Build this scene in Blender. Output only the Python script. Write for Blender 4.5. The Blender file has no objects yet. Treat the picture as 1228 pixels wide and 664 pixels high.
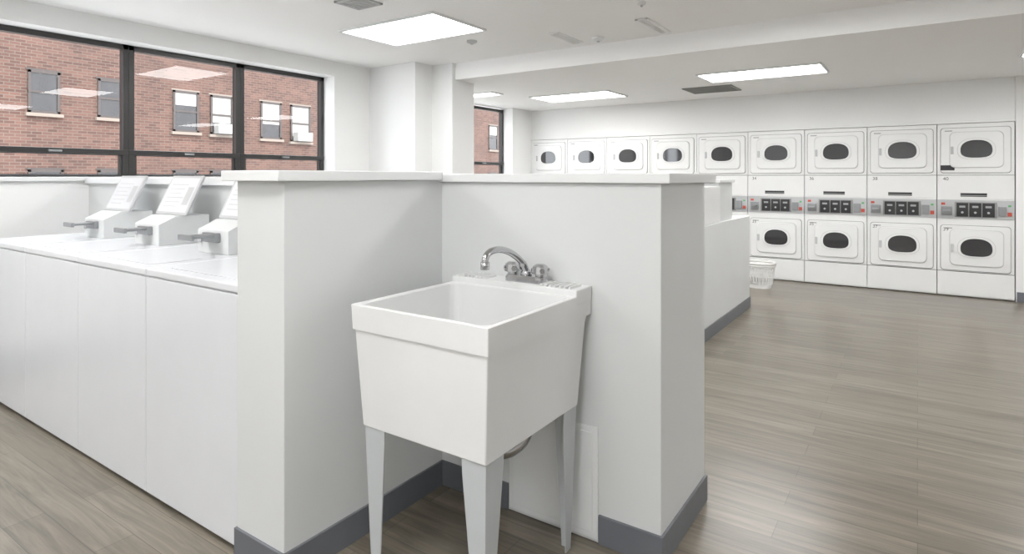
import bpy, bmesh, math, random
from mathutils import Vector, Matrix
random.seed(4)
COL = bpy.context.scene.collection
bpy.context.scene.view_settings.view_transform = 'Standard'
bpy.context.scene.view_settings.exposure = 0.68
bpy.context.scene.view_settings.gamma = 1.15

# ------------------------------------------------------------------ materials
def new_mat(name):
    m = bpy.data.materials.new(name); m.use_nodes = True
    nt = m.node_tree
    return m, nt, nt.nodes['Principled BSDF']

def mat(name, col, rough=0.5, metal=0.0, var=0.04, scale=6.0, bump=0.0, bscale=60.0, spec=0.5, emis=None, estr=0):
    m, nt, b = new_mat(name)
    tc = nt.nodes.new('ShaderNodeTexCoord')
    n = nt.nodes.new('ShaderNodeTexNoise'); n.inputs['Scale'].default_value = scale
    n.inputs['Detail'].default_value = 4
    nt.links.new(tc.outputs['Object'], n.inputs['Vector'])
    r = nt.nodes.new('ShaderNodeValToRGB')
    r.color_ramp.elements[0].position = 0.3; r.color_ramp.elements[1].position = 0.7
    r.color_ramp.elements[0].color = tuple(c*(1-var) for c in col)+(1,)
    r.color_ramp.elements[1].color = tuple(min(1, c*(1+var*0.3)) for c in col)+(1,)
    nt.links.new(n.outputs['Fac'], r.inputs['Fac'])
    nt.links.new(r.outputs['Color'], b.inputs['Base Color'])
    b.inputs['Roughness'].default_value = rough
    b.inputs['Metallic'].default_value = metal
    b.inputs['Specular IOR Level'].default_value = spec
    if bump > 0:
        n2 = nt.nodes.new('ShaderNodeTexNoise'); n2.inputs['Scale'].default_value = bscale
        nt.links.new(tc.outputs['Object'], n2.inputs['Vector'])
        bp = nt.nodes.new('ShaderNodeBump'); bp.inputs['Strength'].default_value = bump
        bp.inputs['Distance'].default_value = 0.003
        nt.links.new(n2.outputs['Fac'], bp.inputs['Height'])
        nt.links.new(bp.outputs['Normal'], b.inputs['Normal'])
    if emis:
        b.inputs['Emission Color'].default_value = emis+(1,)
        b.inputs['Emission Strength'].default_value = estr
    return m

M_WALL = mat('wall_paint', (0.81, 0.815, 0.81), 0.6, var=0.02, scale=2, bump=0.08)
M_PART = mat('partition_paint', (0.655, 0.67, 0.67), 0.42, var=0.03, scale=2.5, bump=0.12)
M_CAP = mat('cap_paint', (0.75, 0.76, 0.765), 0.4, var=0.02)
M_CEIL = mat('ceiling_paint', (0.95, 0.95, 0.95), 0.7, var=0.01, scale=1.5)
M_BASE = mat('vinyl_baseboard', (0.112, 0.120, 0.136), 0.45, var=0.1)
M_WHITE = mat('white_enamel', (0.69, 0.705, 0.735), 0.22, var=0.02)
M_DRY = mat('dryer_enamel', (0.78, 0.785, 0.78), 0.28, var=0.02)
M_TUB = mat('tub_plastic', (0.76, 0.765, 0.765), 0.35, var=0.03, bump=0.03)
M_LEG = mat('leg_paint', (0.48, 0.505, 0.52), 0.4, var=0.05)
M_CHROME = mat('chrome', (0.50, 0.50, 0.51), 0.12, 1.0, var=0.05)
M_STEEL = mat('brushed_steel', (0.28, 0.29, 0.30), 0.35, 0.7, var=0.1)
M_GREYP = mat('grey_control_panel', (0.33, 0.34, 0.34), 0.4, var=0.05)
M_FASC = mat('control_fascia_grey', (0.25, 0.25, 0.25), 0.4, var=0.05)
M_LGREY = mat('light_grey_plastic', (0.45, 0.46, 0.47), 0.4, var=0.05)
M_BLACK = mat('black_plastic', (0.012, 0.012, 0.014), 0.3, var=0.2)
M_SEAM = mat('dark_seam', (0.09, 0.09, 0.095), 0.7, var=0.1)
M_DGLASS = mat('dark_door_glass', (0.018, 0.018, 0.021), 0.05, var=0.2, scale=3, spec=0.8)
M_RED = mat('red_label', (0.50, 0.06, 0.035), 0.4)
M_GREEN = mat('green_label', (0.08, 0.35, 0.12), 0.4)
M_FRAME = mat('black_window_frame', (0.010, 0.009, 0.009), 0.35, var=0.2)
M_VENT = mat('vent_metal', (0.18, 0.18, 0.16), 0.5, var=0.1)
M_VENTD = mat('vent_dark', (0.05, 0.05, 0.045), 0.6, var=0.1)
M_BASKET = mat('basket_plastic', (0.76, 0.76, 0.74), 0.4)
M_LIGHT = mat('light_diffuser', (0.9, 0.9, 0.88), 0.5, emis=(1.0, 0.995, 0.985), estr=13.0)
M_STONE = mat('limestone_sill', (0.18, 0.145, 0.12), 0.8)
M_BLIND = mat('window_blind', (0.30, 0.29, 0.27), 0.7)
M_BWFR = mat('brown_sash', (0.03, 0.02, 0.017), 0.5)
M_BWGL = mat('neighbour_glass', (0.02, 0.018, 0.02), 0.25, var=0.5, scale=2)
M_ACW = mat('air_conditioner_white', (0.27, 0.27, 0.26), 0.5)
M_ASPH = mat('pale_bounce_ground', (0.45, 0.44, 0.42), 0.9)  # unseen outdoor ground, colour raised to bounce daylight up to the ceiling

def glass_mat():
    m = bpy.data.materials.new('window_glass'); m.use_nodes = True
    nt = m.node_tree
    for n in list(nt.nodes): nt.nodes.remove(n)
    o = nt.nodes.new('ShaderNodeOutputMaterial')
    t = nt.nodes.new('ShaderNodeBsdfTransparent'); t.inputs['Color'].default_value = (1, 1, 1, 1)
    g = nt.nodes.new('ShaderNodeBsdfGlossy'); g.inputs['Roughness'].default_value = 0.0
    g.inputs['Color'].default_value = (0.075, 0.075, 0.075, 1)
    mx = nt.nodes.new('ShaderNodeMixShader'); mx.inputs[0].default_value = 0.30
    nt.links.new(t.outputs[0], mx.inputs[1])
    nt.links.new(g.outputs[0], mx.inputs[2]); nt.links.new(mx.outputs[0], o.inputs[0])
    return m
M_GLASS = glass_mat()

def floor_mat():
    m, nt, b = new_mat('vinyl_plank_floor')
    N = nt.nodes.new; L = nt.links.new
    tc = N('ShaderNodeTexCoord')
    br = N('ShaderNodeTexBrick')
    br.offset = 0.37; br.squash = 1.0
    br.inputs['Scale'].default_value = 1.0
    br.inputs['Brick Width'].default_value = 1.15
    br.inputs['Row Height'].default_value = 0.125
    br.inputs['Mortar Size'].default_value = 0.0012
    br.inputs['Mortar Smooth'].default_value = 0.2
    br.inputs['Bias'].default_value = 0.0
    br.inputs['Color1'].default_value = (0.128, 0.109, 0.083, 1)
    br.inputs['Color2'].default_value = (0.182, 0.158, 0.124, 1)
    br.inputs['Mortar'].default_value = (0.065, 0.056, 0.044, 1)
    L(tc.outputs['Object'], br.inputs['Vector'])
    mp = N('ShaderNodeMapping'); mp.inputs['Scale'].default_value = (1.2, 18, 1)
    L(tc.outputs['Object'], mp.inputs['Vector'])
    n = N('ShaderNodeTexNoise'); n.inputs['Scale'].default_value = 1.6; n.inputs['Detail'].default_value = 9
    n.inputs['Roughness'].default_value = 0.66; n.inputs['Distortion'].default_value = 0.9
    L(mp.outputs[0], n.inputs['Vector'])
    r = N('ShaderNodeValToRGB')
    r.color_ramp.elements[0].position = 0.30; r.color_ramp.elements[0].color = (0.52, 0.51, 0.49, 1)
    r.color_ramp.elements[1].position = 0.70; r.color_ramp.elements[1].color = (1.36, 1.35, 1.34, 1)
    L(n.outputs['Fac'], r.inputs['Fac'])
    mx = N('ShaderNodeMixRGB'); mx.blend_type = 'MULTIPLY'; mx.inputs['Fac'].default_value = 1.0
    L(br.outputs['Color'], mx.inputs[1]); L(r.outputs['Color'], mx.inputs[2])
    L(mx.outputs[0], b.inputs['Base Color'])
    b.inputs['Roughness'].default_value = 0.28
    b.inputs['Specular IOR Level'].default_value = 0.42
    bp = N('ShaderNodeBump'); bp.inputs['Strength'].default_value = 0.12; bp.inputs['Distance'].default_value = 0.002
    L(n.outputs['Fac'], bp.inputs['Height']); L(bp.outputs[0], b.inputs['Normal'])
    return m
M_FLOOR = floor_mat()

def brick_mat():
    m, nt, b = new_mat('red_brick')
    N = nt.nodes.new; L = nt.links.new
    tc = N('ShaderNodeTexCoord')
    sx = N('ShaderNodeSeparateXYZ'); cx = N('ShaderNodeCombineXYZ')
    L(tc.outputs['Object'], sx.inputs[0]); L(sx.outputs['Y'], cx.inputs['X']); L(sx.outputs['Z'], cx.inputs['Y'])
    br = N('ShaderNodeTexBrick'); br.offset = 0.5
    br.inputs['Scale'].default_value = 1.0
    br.inputs['Brick Width'].default_value = 0.24
    br.inputs['Row Height'].default_value = 0.085
    br.inputs['Mortar Size'].default_value = 0.010
    br.inputs['Mortar Smooth'].default_value = 0.4
    br.inputs['Color1'].default_value = (0.046, 0.0185, 0.0125, 1)
    br.inputs['Color2'].default_value = (0.092, 0.041, 0.029, 1)
    br.inputs['Mortar'].default_value = (0.100, 0.076, 0.063, 1)
    L(cx.outputs[0], br.inputs['Vector'])
    n = N('ShaderNodeTexNoise'); n.inputs['Scale'].default_value = 0.8; n.inputs['Detail'].default_value = 6
    L(tc.outputs['Object'], n.inputs['Vector'])
    r = N('ShaderNodeValToRGB')
    r.color_ramp.elements[0].position = 0.3; r.color_ramp.elements[0].color = (0.8, 0.8, 0.8, 1)
    r.color_ramp.elements[1].position = 0.7; r.color_ramp.elements[1].color = (1.15, 1.15, 1.15, 1)
    L(n.outputs['Fac'], r.inputs['Fac'])
    mx = N('ShaderNodeMixRGB'); mx.blend_type = 'MULTIPLY'; mx.inputs['Fac'].default_value = 1.0
    L(br.outputs['Color'], mx.inputs[1]); L(r.outputs['Color'], mx.inputs[2])
    L(mx.outputs[0], b.inputs['Base Color'])
    b.inputs['Roughness'].default_value = 0.9
    return m
M_BRICK = brick_mat()

# ------------------------------------------------------------------ mesh helpers
def obj_from_bm(bm, name, m, parent=None, loc=(0, 0, 0), smooth=False, recalc=True):
    if recalc: bmesh.ops.recalc_face_normals(bm, faces=bm.faces[:])
    me = bpy.data.meshes.new(name); bm.to_mesh(me); bm.free()
    if isinstance(m, (list, tuple)):
        for q in m: me.materials.append(q)
    else:
        me.materials.append(m)
    if smooth:
        for p in me.polygons: p.use_smooth = True
    o = bpy.data.objects.new(name, me); COL.objects.link(o)
    if parent: o.parent = parent
    o.location = loc
    return o

def bx(bm, x0, x1, y0, y1, z0, z1, bev=0.0, seg=2):
    mtx = Matrix.Translation(((x0+x1)/2, (y0+y1)/2, (z0+z1)/2)) @ Matrix.Diagonal((abs(x1-x0), abs(y1-y0), abs(z1-z0), 1))
    r = bmesh.ops.create_cube(bm, size=1.0, matrix=mtx)
    if bev > 0:
        es = list({e for v in r['verts'] for e in v.link_edges})
        bmesh.ops.bevel(bm, geom=es, offset=bev, segments=seg, affect='EDGES', profile=0.5)

def box(name, m, b, bev=0.0, parent=None, seg=2):
    bm = bmesh.new(); bx(bm, *b, bev=bev, seg=seg)
    return obj_from_bm(bm, name, m, parent)

def boxes(name, m, bs, bev=0.0, parent=None):
    bm = bmesh.new()
    for b in bs: bx(bm, *b, bev=bev)
    return obj_from_bm(bm, name, m, parent)

def rr(x0, x1, y0, y1, r, n=5):
    pts = []
    for cx, cy, a0 in ((x1-r, y1-r, 0), (x0+r, y1-r, 90), (x0+r, y0+r, 180), (x1-r, y0+r, 270)):
        for i in range(n+1):
            a = math.radians(a0+90*i/n); pts.append((cx+r*math.cos(a), cy+r*math.sin(a)))
    return pts

def prism_xz(bm, pts, y0, y1, bev=0.0):
    """front plate in the XZ plane; y0 front."""
    n = len(pts)
    cx = sum(p[0] for p in pts)/n; cz = sum(p[1] for p in pts)/n
    def ins(p, d):
        v = Vector((p[0]-cx, p[1]-cz)); L = v.length
        return (cx+v.x*(1-d/L), cz+v.y*(1-d/L))
    A = [bm.verts.new((*[ins(p, bev)[0]], y0, ins(p, bev)[1])) for p in pts]
    B = [bm.verts.new((p[0], y0+bev, p[1])) for p in pts] if bev > 0 else A
    C = [bm.verts.new((p[0], y1, p[1])) for p in pts]
    bm.faces.new(A)
    rings = [A, B, C] if bev > 0 else [A, C]
    for R, S in zip(rings, rings[1:]):
        for i in range(n):
            j = (i+1) % n; bm.faces.new((R[i], R[j], S[j], S[i]))
    bm.faces.new(C[::-1])

def prism_yz(bm, pts, x0, x1):
    A = [bm.verts.new((x0, p[0], p[1])) for p in pts]
    B = [bm.verts.new((x1, p[0], p[1])) for p in pts]
    n = len(pts)
    bm.faces.new(A); bm.faces.new(B[::-1])
    for i in range(n):
        j = (i+1) % n; bm.faces.new((A[i], A[j], B[j], B[i]))

def ring_xz(bm, outer, inner, y0, y1):
    n = len(outer)
    oa = [bm.verts.new((p[0], y1, p[1])) for p in outer]
    ob = [bm.verts.new((p[0], y0, p[1])) for p in outer]
    ib = [bm.verts.new((p[0], y0, p[1])) for p in inner]
    ia = [bm.verts.new((p[0], y1, p[1])) for p in inner]
    for R, S in ((oa, ob), (ob, ib), (ib, ia), (ia, oa)):
        for i in range(n):
            j = (i+1) % n; bm.faces.new((R[i], R[j], S[j], S[i]))

def tube(bm, pts, rad, n=14, cap=True):
    pts = [Vector(p) for p in pts]
    if not isinstance(rad, (list, tuple)): rad = [rad]*len(pts)
    rings = []; up = None
    for i, p in enumerate(pts):
        t = (pts[min(i+1, len(pts)-1)]-pts[max(i-1, 0)]).normalized()
        if up is None:
            up = Vector((0, 0, 1)) if abs(t.z) < 0.9 else Vector((1, 0, 0))
        s = t.cross(up).normalized(); up = s.cross(t).normalized()
        rings.append([bm.verts.new(p+rad[i]*(math.cos(2*math.pi*k/n)*s+math.sin(2*math.pi*k/n)*up)) for k in range(n)])
    for R, S in zip(rings, rings[1:]):
        for i in range(n):
            j = (i+1) % n; bm.faces.new((R[i], R[j], S[j], S[i]))
    if cap:
        bm.faces.new(rings[0][::-1]); bm.faces.new(rings[-1])

def catmull(P, k=6):
    P = [Vector(p) for p in P]; Q = [P[0]]+P+[P[-1]]; out = []
    for i in range(1, len(Q)-2):
        a, b, c, d = Q[i-1], Q[i], Q[i+1], Q[i+2]
        for j in range(k):
            t = j/k
            out.append(0.5*((2*b)+(c-a)*t+(2*a-5*b+4*c-d)*t*t+(3*b-a-3*c+d)*t**3))
    out.append(P[-1]); return out

def thing(name, loc, label, cat, group=None):
    e = bpy.data.objects.new(name, None); COL.objects.link(e); e.location = loc
    e.empty_display_size = 0.1
    e["label"] = label; e["category"] = cat
    if group: e["group"] = group
    return e

def copy_tree(o, parent=None, loc=None):
    c = o.copy(); COL.objects.link(c)
    if parent: c.parent = parent
    if loc is not None: c.location = loc
    for ch in o.children:
        copy_tree(ch, c)
    return c

def text_part(s, size, loc, m, parent, name='number_label'):
    cu = bpy.data.curves.new('t', 'FONT'); cu.body = s; cu.size = size; cu.extrude = 0.0005
    t = bpy.data.objects.new('t', cu); COL.objects.link(t)
    bpy.context.view_layer.update()
    dg = bpy.context.evaluated_depsgraph_get()
    me = bpy.data.meshes.new_from_object(t.evaluated_get(dg)); me.name = name
    bpy.data.objects.remove(t)
    me.materials.clear(); me.materials.append(m)
    o = bpy.data.objects.new(name, me); COL.objects.link(o); o.parent = parent
    o.location = loc; o.rotation_euler = (math.pi/2, 0, 0)
    return o

def struct(o, label=None):
    o["kind"] = "structure"
    if label: o["label"] = label
    return o

# ------------------------------------------------------------------ setting
CH, CL, SY = 2.45, 2.28, 4.85     # high ceiling, low ceiling, step position
XW = -4.97; YD = 7.85
struct(box('floor', M_FLOOR, (-5.3, 3.8, -3.3, 8.8, -0.1, 0.0)), 'grey-brown wood-look vinyl plank floor')
struct(boxes('ceiling', M_CEIL, [(-5.3, 3.8, -3.3, SY, CH, CH+0.25), (-5.3, 3.8, SY, 8.8, CL, CH+0.25)]), 'white plaster ceiling with a lowered section')
SILL, WT = 1.265, 2.30
WE = 4.065; WF = 7.34
struct(boxes('wall_left', M_WALL, [(-5.22, XW, -3.3, 8.8, -0.05, SILL),
        (-5.22, XW, -3.3, 8.8, WT, CH+0.1),
        (-5.22, XW, -3.3, 0.25, SILL, WT),
        (-5.22, XW, WE, 5.3, SILL, WT),
        (-5.22, XW, WF, 8.8, SILL, WT)]), 'white painted wall with large windows')
struct(boxes('wall_back', M_WALL, [(-5.2, 0.822, YD+0.03, 8.8, 1.845, CL+0.1), (0.822, 3.8, YD+0.0, 8.8, -0.05, CL+0.1),
        (-5.2, 0.86, 8.66, 8.8, -0.05, 1.845), (-5.2, -4.995, YD+0.03, 8.8, -0.05, 1.845)]), 'white wall around the built-in dryers')
struct(box('wall_right', M_WALL, (3.6, 3.8, -3.3, 8.8, -0.05, CH+0.1)))
struct(box('wall_front', M_WALL, (-5.3, 3.8, -3.3, -3.1, -0.05, CH+0.1)))
struct(boxes('wall_column', M_WALL, [(XW-0.05, -4.29, 4.54, 5.4, 0, CH+0.05), (-4.6, -4.01, 4.80, 5.17, 0, CH+0.05)], bev=0.004), 'white boxed column beside the window')
struct(box('baseboard_back', M_BASE, (0.83, 3.6, YD-0.012, YD+0.002, 0, 0.10)))
struct(box('baseboard_right', M_BASE, (3.588, 3.602, -3.1, 7.84, 0, 0.10)))
struct(box('baseboard_left', M_BASE, (XW-0.002, XW+0.012, -3.1, 4.53, 0, 0.10)))
struct(box('trim_1', M_WALL, (-4.99, 0.82, YD-0.01, YD+0.04, 1.825, 1.85), 0.003), 'white trim above the dryers')

# half walls (L shaped)
PX, PY = -1.625, 1.88
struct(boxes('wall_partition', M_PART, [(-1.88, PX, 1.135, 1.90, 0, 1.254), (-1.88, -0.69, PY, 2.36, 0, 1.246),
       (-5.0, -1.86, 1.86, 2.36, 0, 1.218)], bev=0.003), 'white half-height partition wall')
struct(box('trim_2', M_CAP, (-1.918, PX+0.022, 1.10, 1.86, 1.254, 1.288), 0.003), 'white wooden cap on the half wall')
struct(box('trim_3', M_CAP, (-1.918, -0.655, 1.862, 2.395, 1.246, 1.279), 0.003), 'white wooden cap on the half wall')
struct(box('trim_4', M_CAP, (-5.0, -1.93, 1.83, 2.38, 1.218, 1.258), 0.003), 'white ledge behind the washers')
t = 0.009
struct(boxes('baseboard_partition', M_BASE, [(-1.885, PX+t, 1.135-t, 1.14, 0, 0.10), (PX-0.005, PX+t, 1.13, PY, 0, 0.10),
       (PX, -1.29, PY-t, PY+0.005, 0, 0.10), (-0.912, -0.69+t, PY-t, PY+0.005, 0, 0.10), (-0.695, -0.69+t, PY, 2.36+t, 0, 0.10)], bev=0.002), 'dark grey vinyl baseboard')
# access panel in the half wall
ap = thing('access_panel', (-1.10, PY, 0), 'white access panel set low in the half wall', 'access panel')
box('panel_frame', M_CAP, (-0.186, 0.186, -0.006, 0.0, 0.012, 0.40), 0.002, ap)
box('panel_door', M_CAP, (-0.166, 0.166, -0.009, -0.0055, 0.032, 0.38), 0.002, ap)

# second island end wall
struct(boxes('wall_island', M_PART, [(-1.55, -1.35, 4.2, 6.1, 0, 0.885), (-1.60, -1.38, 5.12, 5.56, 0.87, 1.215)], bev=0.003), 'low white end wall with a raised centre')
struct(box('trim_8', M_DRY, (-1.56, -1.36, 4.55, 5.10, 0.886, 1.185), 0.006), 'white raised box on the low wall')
struct(box('baseboard_island', M_BASE, (-1.352, -1.35+t, 4.19, 6.1+t, 0, 0.10), 0.002))
struct(box('trim_6', M_CAP, (-1.62, -1.36, 5.10, 5.58, 1.215, 1.24), 0.003), 'white cap')

# ------------------------------------------------------------------ windows
def window(n, y0, y1, z0, z1, rail, xf=-5.165, fw=0.042):
    fx0, fx1 = xf-0.03, xf+0.03
    bs = [(fx0, fx1, y0, y0+fw, z0, z1), (fx0, fx1, y1-fw, y1, z0, z1), (fx0, fx1, y0, y1, z1-fw, z1), (fx0, fx1, y0, y1, z0, z0+0.015)]
    bs.append((fx0, fx1+0.005, y0, y1, rail-0.02, rail+0.02))
    o = boxes('window_%d' % n, M_FRAME, bs, 0.003)
    struct(o, 'black framed window with a fixed pane over a hopper sash')
    s = 0.02
    a, b, c, d = y0+fw, y1-fw, z0+0.015, rail-0.02
    boxes('sash', M_FRAME, [(xf-0.01, xf+0.02, a, a+s, c, d), (xf-0.01, xf+0.02, b-s, b, c, d), (xf-0.01, xf+0.02, a, b, d-0.006, d), (xf-0.01, xf+0.02, a, b, c, c+0.006)], 0.001, o)
    bm = bmesh.new()
    vs = [bm.verts.new(p) for p in ((xf, y0+0.02, z0+0.01), (xf, y1-0.02, z0+0.01), (xf, y1-0.02, z1-0.02), (xf, y0+0.02, z1-0.02))]
    bm.faces.new(vs)
    obj_from_bm(bm, 'glass', M_GLASS, o, recalc=False)
    box('latch', M_STEEL, (xf+0.03, xf+0.05, (y0+y1)/2-0.04, (y0+y1)/2+0.04, rail-0.008, rail+0.006), 0.003, o)
window(1, 0.25, 1.22, SILL, WT, 1.455)
window(2, 1.22, 2.195, SILL, WT, 1.455)
window(3, 2.195, 3.13, SILL, WT, 1.455)
window(4, 3.13, WE, SILL, WT, 1.455)
window(5, 5.3, 6.35, SILL, WT-0.04, 1.455)
window(6, 6.35, WF, SILL, WT-0.04, 1.455)
struct(box('trim_7', M_CAP, (-5.12, XW+0.03, 0.2, 4.10, SILL-0.03, SILL-0.001), 0.003), 'white window stool')

# ------------------------------------------------------------------ neighbour building
bd = thing('apartment_building', (-20.0, 0, -3.2), 'red brick apartment building seen through the windows', 'building')
box('brick_facade', M_BRICK, (-0.5, 0, -14, 45, 0, 14), 0, bd)
def bwin(y0, y1, z0, z1, blind=None, ac=False):
    z0 += 3.2; z1 += 3.2
    f = boxes('window', M_BWFR, [(-0.02, 0.05, y0, y0+0.07, z0, z1), (-0.02, 0.05, y1-0.07, y1, z0, z1), (-0.02, 0.05, y0, y1, z1-0.07, z1), (-0.02, 0.05, y0, y1, z0, z0+0.07), (-0.02, 0.06, y0, y1, (z0+z1)/2-0.03, (z0+z1)/2+0.03)], 0, bd)
    box('pane', M_BWGL, (0.001, 0.015, y0+0.05, y1-0.05, z0+0.05, z1-0.05), 0, f)
    box('sill', M_STONE, (0.0, 0.12, y0-0.06, y1+0.06, z0-0.09, z0), 0, f)
    box('lintel', M_STONE if blind else M_BWFR, (0.0, 0.02, y0-0.04, y1+0.04, z1, z1+0.05), 0, f)
    if blind:
        box('blind', M_BLIND, (0.015, 0.02, y0+0.08, y1-0.08, z1-blind*(z1-z0), z1-0.08), 0, f)
    if ac:
        box('air_conditioner', M_ACW, (0.02, 0.35, y0+0.12, y1-0.12, z0+0.02, z0+0.36), 0.02, f)
bwin(6.03, 6.77, 3.0, 4.17)
bwin(7.70, 8.44, 3.0, 4.15)
bwin(9.85, 10.69, 2.72, 4.07, 0.35)
bwin(11.09, 11.9, 2.70, 4.05, 0.7, True)
bwin(12.97, 13.84, 2.65, 4.03, 0.6)
bwin(14.24, 15.15, 2.60, 4.02, 0.85, True)
bwin(27.1, 27.95, 2.75, 4.15, 0.4)
for y in (2.6, 4.3):
    bwin(y, y+0.74, 3.0, 4.17)
for y in (2.6, 4.3, 6.03, 7.7, 9.85, 11.09, 12.97, 14.24, 27.1):
    bwin(y, y+0.82, 0.1, 1.45)
struct(box('ground', M_ASPH, (-25, -5.4, -16, 47, -3.4, -3.2)))

# ------------------------------------------------------------------ ceiling lights and fittings
def light_at(x0, x1, y0, y1, z):
    L = thing('ceiling_light', ((x0+x1)/2, (y0+y1)/2, z), 'flat white fluorescent ceiling light panel, lit', 'ceiling light', 'ceiling light panels')
    a, b = (x1-x0)/2, (y1-y0)/2
    boxes('frame', M_CAP, [(-a-0.02, a+0.02, -b-0.02, -b, -0.018, 0.0), (-a-0.02, a+0.02, b, b+0.02, -0.018, 0.0),
                           (-a-0.02, -a, -b, b, -0.018, 0), (a, a+0.02, -b, b, -0.018, 0)], 0.002, L)
    box('diffuser', M_LIGHT, (-a, a, -b, b, -0.010, -0.002), 0, L)
    return L
light_at(-3.85, -2.88, 3.23, 3.83, CH)
light_at(-4.07, -3.02, 6.42, 6.98, CL)
light_at(-1.80, -0.72, 5.93, 6.45, CL)
light_at(0.72, 1.80, 6.0, 6.5, CL)
light_at(-4.62, -4.22, 5.76, 5.98, CL)
for (x, y) in ((-0.6, 3.5), (-3.4, 0.6), (-0.9, 0.3), (-3.4, -1.9), (-0.6, -1.9), (1.9, -1.9), (2.4, 3.5)):
    light_at(x-0.48, x+0.48, y-0.3, y+0.3, CH)

def register(x0, x1, y0, y1, z, m1, m2, n, along='x', name='air_vent', label='grey metal louvred air vent in the ceiling'):
    v = thing(name, ((x0+x1)/2, (y0+y1)/2, z), label, 'air vent')
    a, b = (x1-x0)/2, (y1-y0)/2
    f = 0.02 if min(a, b) > 0.05 else 0.006
    boxes('frame', m1, [(-a, a, -b, -b+f, -0.012, 0), (-a, a, b-f, b, -0.012, 0), (-a, -a+f, -b, b, -0.012, 0), (a-f, a, -b, b, -0.012, 0)], 0.001, v)
    box('duct_back', m2, (-a+f, a-f, -b+f, b-f, -0.002, -0.0005), 0, v)
    bs = []
    for i in range(n):
        if along == 'x':
            c = -b+f+(2*b-2*f)*(i+0.5)/n; bs.append((-a+f, a-f, c-0.005, c+0.005, -0.010, -0.002))
        else:
            c = -a+f+(2*a-2*f)*(i+0.5)/n; bs.append((c-0.003, c+0.003, -b+f, b-f, -0.010, -0.002))
    boxes('louver', m1, bs, 0, v)
register(-2.25, -1.70, 6.80, 7.28, CL, M_VENT, M_VENTD, 16)
register(-1.76, -1.66, 4.24, 4.76, CH, M_CEIL, M_LGREY, 3, 'y', label='white slot diffuser in the ceiling')
register(-2.52, -2.43, 4.25, 4.70, CH, M_CEIL, M_LGREY, 3, 'y', label='white slot diffuser in the ceiling')
register(-3.26, -3.02, 2.66, 2.88, CH, M_LGREY, M_VENT, 8)
def disc(name, x, y, z, r, h, m, label, cat):
    d = thing(name, (x, y, z), label, cat)
    bm = bmesh.new(); tube(bm, [(0, 0, 0), (0, 0, -h*0.6), (0, 0, -h)], [r, r, r*0.7], 20)
    obj_from_bm(bm, 'housing', m, d)
    bm = bmesh.new(); tube(bm, [(0, 0, -h), (0, 0, -h-0.012)], [r*0.3, r*0.25], 12)
    obj_from_bm(bm, 'sensor', M_LGREY, d)
disc('smoke_detector', -3.22, 4.12, CH, 0.045, 0.02, M_LGREY, 'small round smoke detector', 'smoke detector')
disc('smoke_detector', -2.25, 4.62, CH, 0.05, 0.03, M_CAP, 'small round white smoke detector', 'smoke detector')
disc('sprinkler_head', -1.55, 3.85, CH, 0.03, 0.02, M_CAP, 'white ceiling sprinkler head', 'sprinkler')

# ------------------------------------------------------------------ washers
PITCH = 0.6465; WH = 0.905; WY = 1.15
w = thing('washing_machine', (-1.885-PITCH/2, WY, 0), 'white top-loading coin washing machine with a raised meter box', 'washing machine', 'row of coin washing machines')
h = PITCH/2-0.0015
box('body', M_WHITE, (-h, h, 0.004, 0.70, 0.015, WH-0.03), 0.006, w)
box('front_panel', M_WHITE, (-h, h, -0.006, 0.0035, 0.02, WH-0.034), 0.003, w)
box('kick_base', M_SEAM, (-h+0.01, h-0.01, 0.02, 0.69, 0.0, 0.0145), 0, w)
box('top_panel', M_WHITE, (-h, h, -0.008, 0.70, WH-0.03, WH), 0.006, w, 3)
bm = bmesh.new(); pts = rr(-0.25, 0.25, 0.045, 0.33, 0.03)
lo = [bm.verts.new((p[0], p[1], WH+0.0005)) for p in pts]; hi = [bm.verts.new((p[0], p[1], WH+0.003)) for p in pts]
for i in range(len(pts)):
    j = (i+1) % len(pts); bm.faces.new((lo[i], lo[j], hi[j], hi[i]))
bm.faces.new(hi)
obj_from_bm(bm, 'lid', M_WHITE, w)
# meter box
MX = 0.10
bm = bmesh.new()
prism_yz(bm, [(0.39, WH), (0.39, WH+0.110), (0.48, WH+0.152), (0.66, WH+0.152), (0.66, WH)], MX-0.13, MX+0.13)
mb = obj_from_bm(bm, 'meter_box', M_PART, w)
bv = mb.modifiers.new('b', 'BEVEL'); bv.width = 0.003; bv.segments = 2
# sloping instruction board
bm = bmesh.new()
prism_yz(bm, [(0.51, WH+0.153), (0.526, WH+0.153), (0.625, WH+0.362), (0.611, WH+0.368)], MX-0.165, MX+0.165)
ib = obj_from_bm(bm, 'instruction_board', M_LGREY, w)
bv = ib.modifiers.new('b', 'BEVEL'); bv.width = 0.004; bv.segments = 2
def on_slope(bm, u0, u1, s0, s1, off=0.0012):
    dy, dz = 0.101, 0.215; L = math.hypot(dy, dz); ny, nz = -dz/L, dy/L
    vs = []
    for u, s in ((u0, s0), (u1, s0), (u1, s1), (u0, s1)):
        vs.append(bm.verts.new((MX+u, 0.51+dy*s+ny*off, WH+0.153+dz*s+nz*off)))
    bm.faces.new(vs)
bm = bmesh.new(); on_slope(bm, -0.147, 0.147, 0.07, 0.93)
obj_from_bm(bm, 'instruction_sheet', M_WHITE, ib)
bm = bmesh.new()
for i in range(6):
    s = 0.2+i*0.11; on_slope(bm, -0.12, 0.02+0.02*(i % 3), s, s+0.022, 0.002)
on_slope(bm, 0.07, 0.13, 0.25, 0.7, 0.002)
obj_from_bm(bm, 'printed_instructions', M_LGREY, ib)
cs = box('coin_slide', M_STEEL, (MX-0.05, MX+0.07, 0.365, 0.39, WH+0.055, WH+0.10), 0.004, w)
box('slide_tray', M_STEEL, (MX-0.04, MX+0.06, 0.265, 0.368, WH+0.080, WH+0.092), 0.003, cs)
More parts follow.
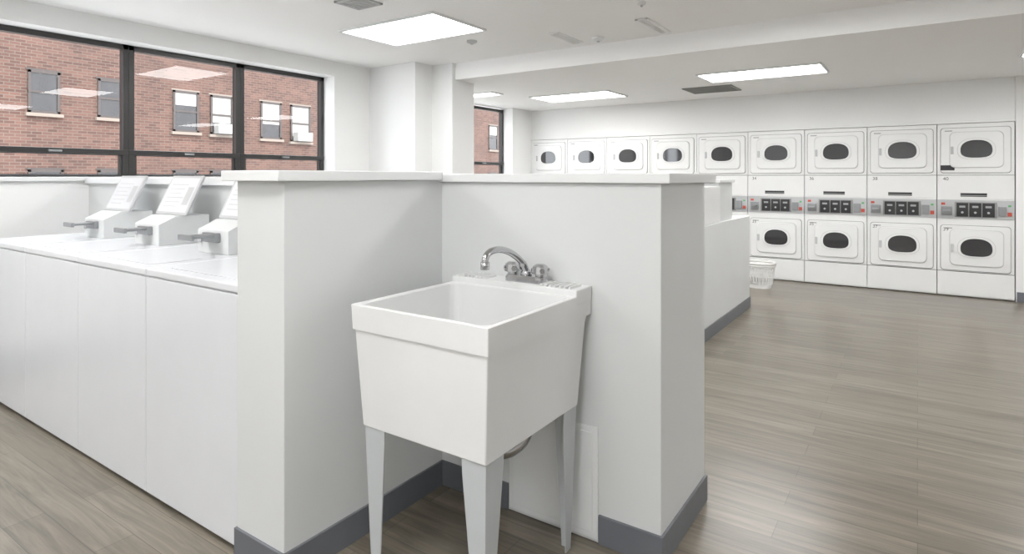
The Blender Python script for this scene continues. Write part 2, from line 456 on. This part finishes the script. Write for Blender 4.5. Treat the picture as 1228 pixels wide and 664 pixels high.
box('slide_handle', M_STEEL, (MX-0.05, MX+0.07, 0.252, 0.268, WH+0.073, WH+0.098), 0.004, cs)
bm = bmesh.new(); tube(bm, [(MX-0.10, 0.39, WH+0.06), (MX-0.10, 0.38, WH+0.06)], 0.013, 12)
obj_from_bm(bm, 'lock', M_CHROME, w)
for i in range(1, 4):
    c = copy_tree(w, loc=(-1.885-PITCH*(i+0.5), WY, 0))

# ------------------------------------------------------------------ dryers
DP = 0.643
def make_door(parent, zc, top):
    a = 0.288
    bm = bmesh.new(); prism_xz(bm, rr(-a-0.004, a+0.004, zc-0.239, zc+0.239, 0.03), -0.004, 0.0)
    obj_from_bm(bm, 'door_gap_shade', M_SEAM, parent)  # dark sheet painted in for the shadow gap around the door frame
    bm = bmesh.new(); prism_xz(bm, rr(-a, a, zc-0.235, zc+0.235, 0.028), -0.014, -0.002, 0.004)
    d = obj_from_bm(bm, 'door_frame', M_DRY, parent)
    bm = bmesh.new()
    prism_xz(bm, rr(-0.214, 0.234, zc-0.184, zc+0.194, 0.05), -0.0155, -0.013)
    obj_from_bm(bm, 'door_seam', M_LGREY, d)
    bm = bmesh.new()
    prism_xz(bm, rr(-0.211, 0.231, zc-0.181, zc+0.191, 0.048), -0.030, -0.0145, 0.006)
    dd = obj_from_bm(bm, 'door', M_DRY, d)
    def dome(s):
        p = []
        w2, hb, ht = 0.132*s+0.0, 0.080*s, 0.105*s
        for i in range(33):
            an = math.pi*i/32; c_, s_ = math.cos(an), math.sin(an)
            p.append((0.01+w2*math.copysign(abs(c_)**0.85, c_), zc-0.0+ht*abs(s_)**0.85))
        for i in range(1, 32):
            an = math.pi+math.pi*i/32; c_, s_ = math.cos(an), math.sin(an)
            p.append((0.01+w2*math.copysign(abs(c_)**0.65, c_), zc-hb*abs(s_)**0.75))
        return p
    bm = bmesh.new(); ring_xz(bm, dome(1.20), dome(1.17), -0.032, -0.028)
    obj_from_bm(bm, 'ring_groove', M_LGREY, d)
    bm = bmesh.new(); ring_xz(bm, dome(1.17), dome(1.0), -0.040, -0.028)
    obj_from_bm(bm, 'window_ring', M_DRY, d)
    bm = bmesh.new(); prism_xz(bm, dome(1.0), -0.033, -0.0295)
    obj_from_bm(bm, 'door_window', M_DGLASS, d)
    box('door_handle', M_LGREY, (-0.205, -0.18, -0.042, -0.028, zc-0.04, zc+0.04), 0.004, d)
    box('maker_plate', M_GREYP, (-0.255, -0.19, -0.0155, -0.0135, zc+0.2, zc+0.212), 0, d)
    return d

def make_dryer(x, num, tagged, lower):
    T = thing('stacked_tumble_dryer', (x, YD, 0), 'white stacked commercial tumble dryer with two round-windowed doors', 'tumble dryer', 'row of stacked dryers')
    a = DP/2-0.003
    box('cabinet', M_DRY, (-a, a, 0.0, 0.70, 0.01, 1.82), 0.003, T)
    box('kick_panel', M_DRY, (-a, a, -0.006, -0.0005, 0.02, 0.262), 0.002, T)
    box('middle_panel', M_DRY, (-a, a, -0.006, -0.0005, 1.03, 1.275), 0.002, T)
    for z in (0.263, 1.277):
        box('panel_seam', M_SEAM, (-a, a, -0.002, 0.0, z, z+0.006), 0, T)
    make_door(T, 1.54, True)
    make_door(T, 0.515, False)
    cp = box('control_panel', M_LGREY, (-a, a, -0.012, -0.0005, 0.825, 1.02), 0.003, T)
    box('control_fascia', M_FASC, (-0.17, 0.18, -0.016, -0.0115, 0.838, 1.0), 0.003, cp)
    for k in range(3):
        c = -0.105+k*0.108
        di = box('display', M_BLACK, (c-0.050, c+0.050, -0.022, -0.0155, 0.846, 0.990), 0.004, cp)
        box('display_readout', M_GREYP, (c-0.025, c+0.025, -0.0235, -0.0215, 0.94, 0.96), 0, di)
        bm = bmesh.new(); tube(bm, [(c, -0.0215, 0.89), (c, -0.028, 0.89)], 0.011, 12)
        obj_from_bm(bm, 'start_button', M_LGREY, di)
    cs = box('coin_slide', M_STEEL, (-0.285, -0.19, -0.035, -0.0115, 0.86, 0.95), 0.004, cp)
    box('slide_handle', M_STEEL, (-0.27, -0.205, -0.10, -0.034, 0.893, 0.912), 0.003, cs)
    box('coin_box', M_STEEL, (0.19, 0.255, -0.035, -0.0115, 0.86, 0.96), 0.004, cp)
    box('warning_label', M_RED, (0.262, 0.298, -0.015, -0.0115, 0.86, 0.90), 0, cp)
    box('warning_label', M_RED, (-0.285, -0.25, -0.015, -0.0115, 0.965, 0.99), 0, cp)
    box('warning_label', M_GREEN, (0.268, 0.292, -0.015, -0.0115, 0.955, 0.975), 0, cp)
    ns = box('notice_strip', M_BLACK, (-0.12, 0.10, -0.009, -0.0058, 1.055, 1.092), 0, T)
    box('notice_print', M_GREYP, (-0.12, 0.10, -0.0095, -0.0088, 1.064, 1.07), 0, ns)
    text_part(num, 0.05, (-0.27, -0.0065, 1.225), M_BLACK, T)
    text_part(lower, 0.05, (-0.27, -0.0155, 0.69), M_BLACK, T)
    if tagged:
        box('black_sticker', M_BLACK, (-0.29, -0.17, -0.017, -0.0135, 1.33, 1.385), 0, T)
    return T
for i in range(9):
    xc = 0.815-DP*(i+0.5)
    make_dryer(xc, str(40-2*i), i == 0, str(39-2*i))

# ------------------------------------------------------------------ utility sink
SX0, SX1, SY0, SY1 = -1.475, -0.938, 1.27, 1.876
cx, cy = (SX0+SX1)/2, (SY0+SY1)/2
sk = thing('utility_sink', (cx, cy, 0), 'white plastic laundry utility sink on splayed metal legs', 'sink')
def L(x0, x1, y0, y1, r, z):
    return [(p[0]-cx, p[1]-cy, z) for p in rr(x0, x1, y0, y1, r, 5)]
R = 0.868
loops = [
 L(-1.41, -1.005, 1.345, 1.71, 0.05, 0.53),
 L(-1.435, -0.98, 1.315, 1.735, 0.045, 0.56),
 L(SX0+0.018, SX1-0.018, SY0+0.018, 1.757, 0.03, R-0.005),
 L(SX0+0.014, SX1-0.014, SY0+0.014, 1.759, 0.03, R),
 L(SX0+0.002, SX1-0.002, SY0+0.002, SY1-0.002, 0.004, R),
 L(SX0, SX1, SY0, SY1, 0.004, R-0.002),
 L(SX0+0.003, SX1-0.003, SY0+0.003, SY1, 0.004, R-0.078),
 L(SX0+0.009, SX1-0.009, SY0+0.009, SY1-0.02, 0.004, R-0.081),
 L(SX0+0.010, SX1-0.010, SY0+0.010, SY1-0.03, 0.004, R-0.10),
 L(SX0+0.031, SX1-0.025, SY0+0.022, 1.82, 0.005, 0.490),
 L(SX0+0.033, SX1-0.027, SY0+0.024, 1.818, 0.005, 0.487),
]
bm = bmesh.new(); rings = [[bm.verts.new(p) for p in lp] for lp in loops]
for A, B in zip(rings, rings[1:]):
    for i in range(len(A)):
        j = (i+1) % len(A); bm.faces.new((A[i], A[j], B[j], B[i]))
bm.faces.new(rings[0]); bm.faces.new(rings[-1][::-1])
basin = obj_from_bm(bm, 'basin', M_TUB, sk)
# back deck
bm = bmesh.new()
bx(bm, SX0-cx, SX1-cx, 1.765-cy, SY1-cy, R-0.03, 0.889, 0.004, 3)
dk = obj_from_bm(bm, 'faucet_deck', M_TUB, sk)
for x0 in (-1.445, -1.085):
    for i in range(7):
        xx = x0+i*0.019-cx
        box('soap_ridge', M_TUB, (xx, xx+0.009, 1.768-cy, 1.845-cy, 0.888, 0.898), 0.002, dk)
# drain
bm = bmesh.new(); tube(bm, [(0, 1.53-cy, 0.5302), (0, 1.53-cy, 0.533)], 0.035, 20)
obj_from_bm(bm, 'drain', M_CHROME, sk)
def leg(px, py, sx_, sy_, top_w=0.085, bot_w=0.034, zt=0.487):
    bm = bmesh.new(); th = 0.004
    def sect(z, w_, ox):
        X, Y = px-cx+sx_*ox, py-cy+sy_*ox
        P = [(0, 0), (w_, 0), (w_, th), (th, th), (th, w_), (0, w_)]
        return [bm.verts.new((X+sx_*p[0], Y+sy_*p[1], z)) for p in P]
    S = [sect(zt, top_w, 0), sect(zt-0.04, top_w*0.97, 0.001), sect(0.015, bot_w, 0.014), sect(0.0, bot_w, 0.014)]
    for A, B in zip(S, S[1:]):
        for i in range(6):
            j = (i+1) % 6; bm.faces.new((A[i], A[j], B[j], B[i]))
    bm.faces.new(S[0]); bm.faces.new(S[-1][::-1])
    obj_from_bm(bm, 'leg', M_LEG, sk)
lx0, lx1, ly0, ly1 = SX0+0.036, SX1-0.028, SY0+0.027, 1.815
leg(lx0, ly0, 1, 1); leg(lx1, ly0, -1, 1); leg(lx0+0.022, ly1, 1, -1); leg(lx1, ly1, -1, -1)
# drain pipe
bm = bmesh.new()
P = catmull([(0.02, 0.0, 0.485), (0.02, 0.0, 0.44), (0.03, 0.01, 0.39), (0.06, 0.06, 0.35), (0.09, 0.12, 0.365), (0.10, 0.16, 0.41), (0.10, 0.22, 0.43), (0.10, 1.868-cy, 0.43)], 6)
tube(bm, P, 0.024, 14)
dp = obj_from_bm(bm, 'drain_pipe', M_CHROME, sk, smooth=True)
for (p, q) in (((0.02, 0.0, 0.44), (0.02, 0.0, 0.465)), ((0.10, 0.175, 0.420), (0.10, 0.20, 0.426))):
    bm = bmesh.new(); tube(bm, [p, q], 0.031, 10); obj_from_bm(bm, 'slip_nut', M_CHROME, dp)
# faucet
fx, fy, fz = -1.170-cx, 1.815-cy, 0.889
bm = bmesh.new()
pts = rr(-0.085, 0.085, -0.028, 0.028, 0.027)
r0 = [bm.verts.new((fx+p[0], fy+p[1], fz)) for p in pts]
r1 = [bm.verts.new((fx+p[0], fy+p[1], fz+0.014)) for p in pts]
r2 = [bm.verts.new((fx+p[0]*0.93, fy+p[1]*0.8, fz+0.024)) for p in pts]
for A, B in ((r0, r1), (r1, r2)):
    for i in range(len(A)):
        j = (i+1) % len(A); bm.faces.new((A[i], A[j], B[j], B[i]))
bm.faces.new(r2); bm.faces.new(r0[::-1])
fa = obj_from_bm(bm, 'faucet', M_CHROME, sk)
fa["label"] = "chrome two-handle faucet with a high curved spout"
bm = bmesh.new()
P = catmull([(fx, fy, fz+0.02), (fx, fy-0.008, fz+0.048), (fx, fy-0.040, fz+0.082), (fx, fy-0.105, fz+0.117), (fx, fy-0.17, fz+0.133), (fx, fy-0.222, fz+0.130), (fx, fy-0.246, fz+0.112), (fx, fy-0.248, fz+0.085)], 8)
tube(bm, P, [0.0140 if i < 14 else 0.0115 for i in range(len(P))], 16)
tube(bm, [(fx, fy, fz+0.018), (fx, fy, fz+0.035), (fx, fy, fz+0.043)], [0.022, 0.02, 0.015], 16)
tube(bm, [(fx, fy-0.248, fz+0.10), (fx, fy-0.2485, fz+0.075)], 0.015, 16)
obj_from_bm(bm, 'spout', M_CHROME, fa, smooth=True)
for s in (-1, 1):
    bm = bmesh.new(); hx = fx+s*0.060
    tube(bm, [(hx, fy, fz+0.02), (hx, fy, fz+0.032), (hx, fy, fz+0.034), (hx, fy, fz+0.060), (hx, fy, fz+0.068)], [0.018, 0.018, 0.030, 0.027, 0.016], 12)
    for k in range(4):
        a_ = math.pi/4+k*math.pi/2
        tube(bm, [(hx, fy, fz+0.046), (hx+0.032*math.cos(a_), fy+0.032*math.sin(a_), fz+0.046)], [0.011, 0.009], 8)
    obj_from_bm(bm, 'handle', M_CHROME, fa, smooth=False)

# ------------------------------------------------------------------ laundry basket
bk = thing('laundry_basket', (-1.50, 7.25, 0), 'white slotted plastic laundry basket on the floor', 'laundry basket')
def ell(r, z, n=28): return [(r*1.0*math.cos(2*math.pi*i/n), r*0.85*math.sin(2*math.pi*i/n), z) for i in range(n)]
HB = 0.28
bm = bmesh.new(); n = 28
B0 = ell(0.13, 0.0); B1 = ell(0.135, 0.04)
a0 = [bm.verts.new(p) for p in B0]; a1 = [bm.verts.new(p) for p in B1]
for i in range(n):
    j = (i+1) % n; bm.faces.new((a0[i], a0[j], a1[j], a1[i]))
bm.faces.new(a0[::-1])
obj_from_bm(bm, 'basket_base', M_BASKET, bk)
bm = bmesh.new()
for i in range(n):
    p, q = B1[i], ell(0.165, HB-0.03)[i]
    tube(bm, [p, q], 0.0065, 6)
for z, r in ((0.13, 0.146), (0.20, 0.156)):
    e = ell(r, z); tube(bm, e+[e[0]], 0.006, 6, cap=False)
obj_from_bm(bm, 'basket_slats', M_BASKET, bk)
bm = bmesh.new()
for (r, z) in ((0.168, HB-0.025), (0.173, HB)):
    e = ell(r, z); tube(bm, e+[e[0]], 0.013, 8, cap=False)
obj_from_bm(bm, 'basket_rim', M_BASKET, bk)

# ------------------------------------------------------------------ sun / sky
wd = bpy.data.worlds.new('sky'); bpy.context.scene.world = wd; wd.use_nodes = True
bg = wd.node_tree.nodes['Background']; bg.inputs[0].default_value = (0.90, 0.95, 1.0, 1); bg.inputs[1].default_value = 5.0
sun = bpy.data.lights.new('sun', 'SUN'); sun.energy = 3.5; sun.angle = math.radians(8); sun.color = (1, 0.95, 0.88)
so = bpy.data.objects.new('sun', sun); COL.objects.link(so)
so.rotation_euler = Vector((-0.75, 0.25, -0.6)).to_track_quat('-Z', 'Y').to_euler()

# ------------------------------------------------------------------ camera
cam = bpy.data.cameras.new('camera'); co = bpy.data.objects.new('camera', cam); COL.objects.link(co)
co.location = (0, 0, 1.27); co.rotation_euler = (math.pi/2, 0, math.radians(34.17))
cam.sensor_width = 36; cam.lens = 21.0; cam.shift_y = -0.0985; cam.clip_start = 0.02
bpy.context.scene.camera = co
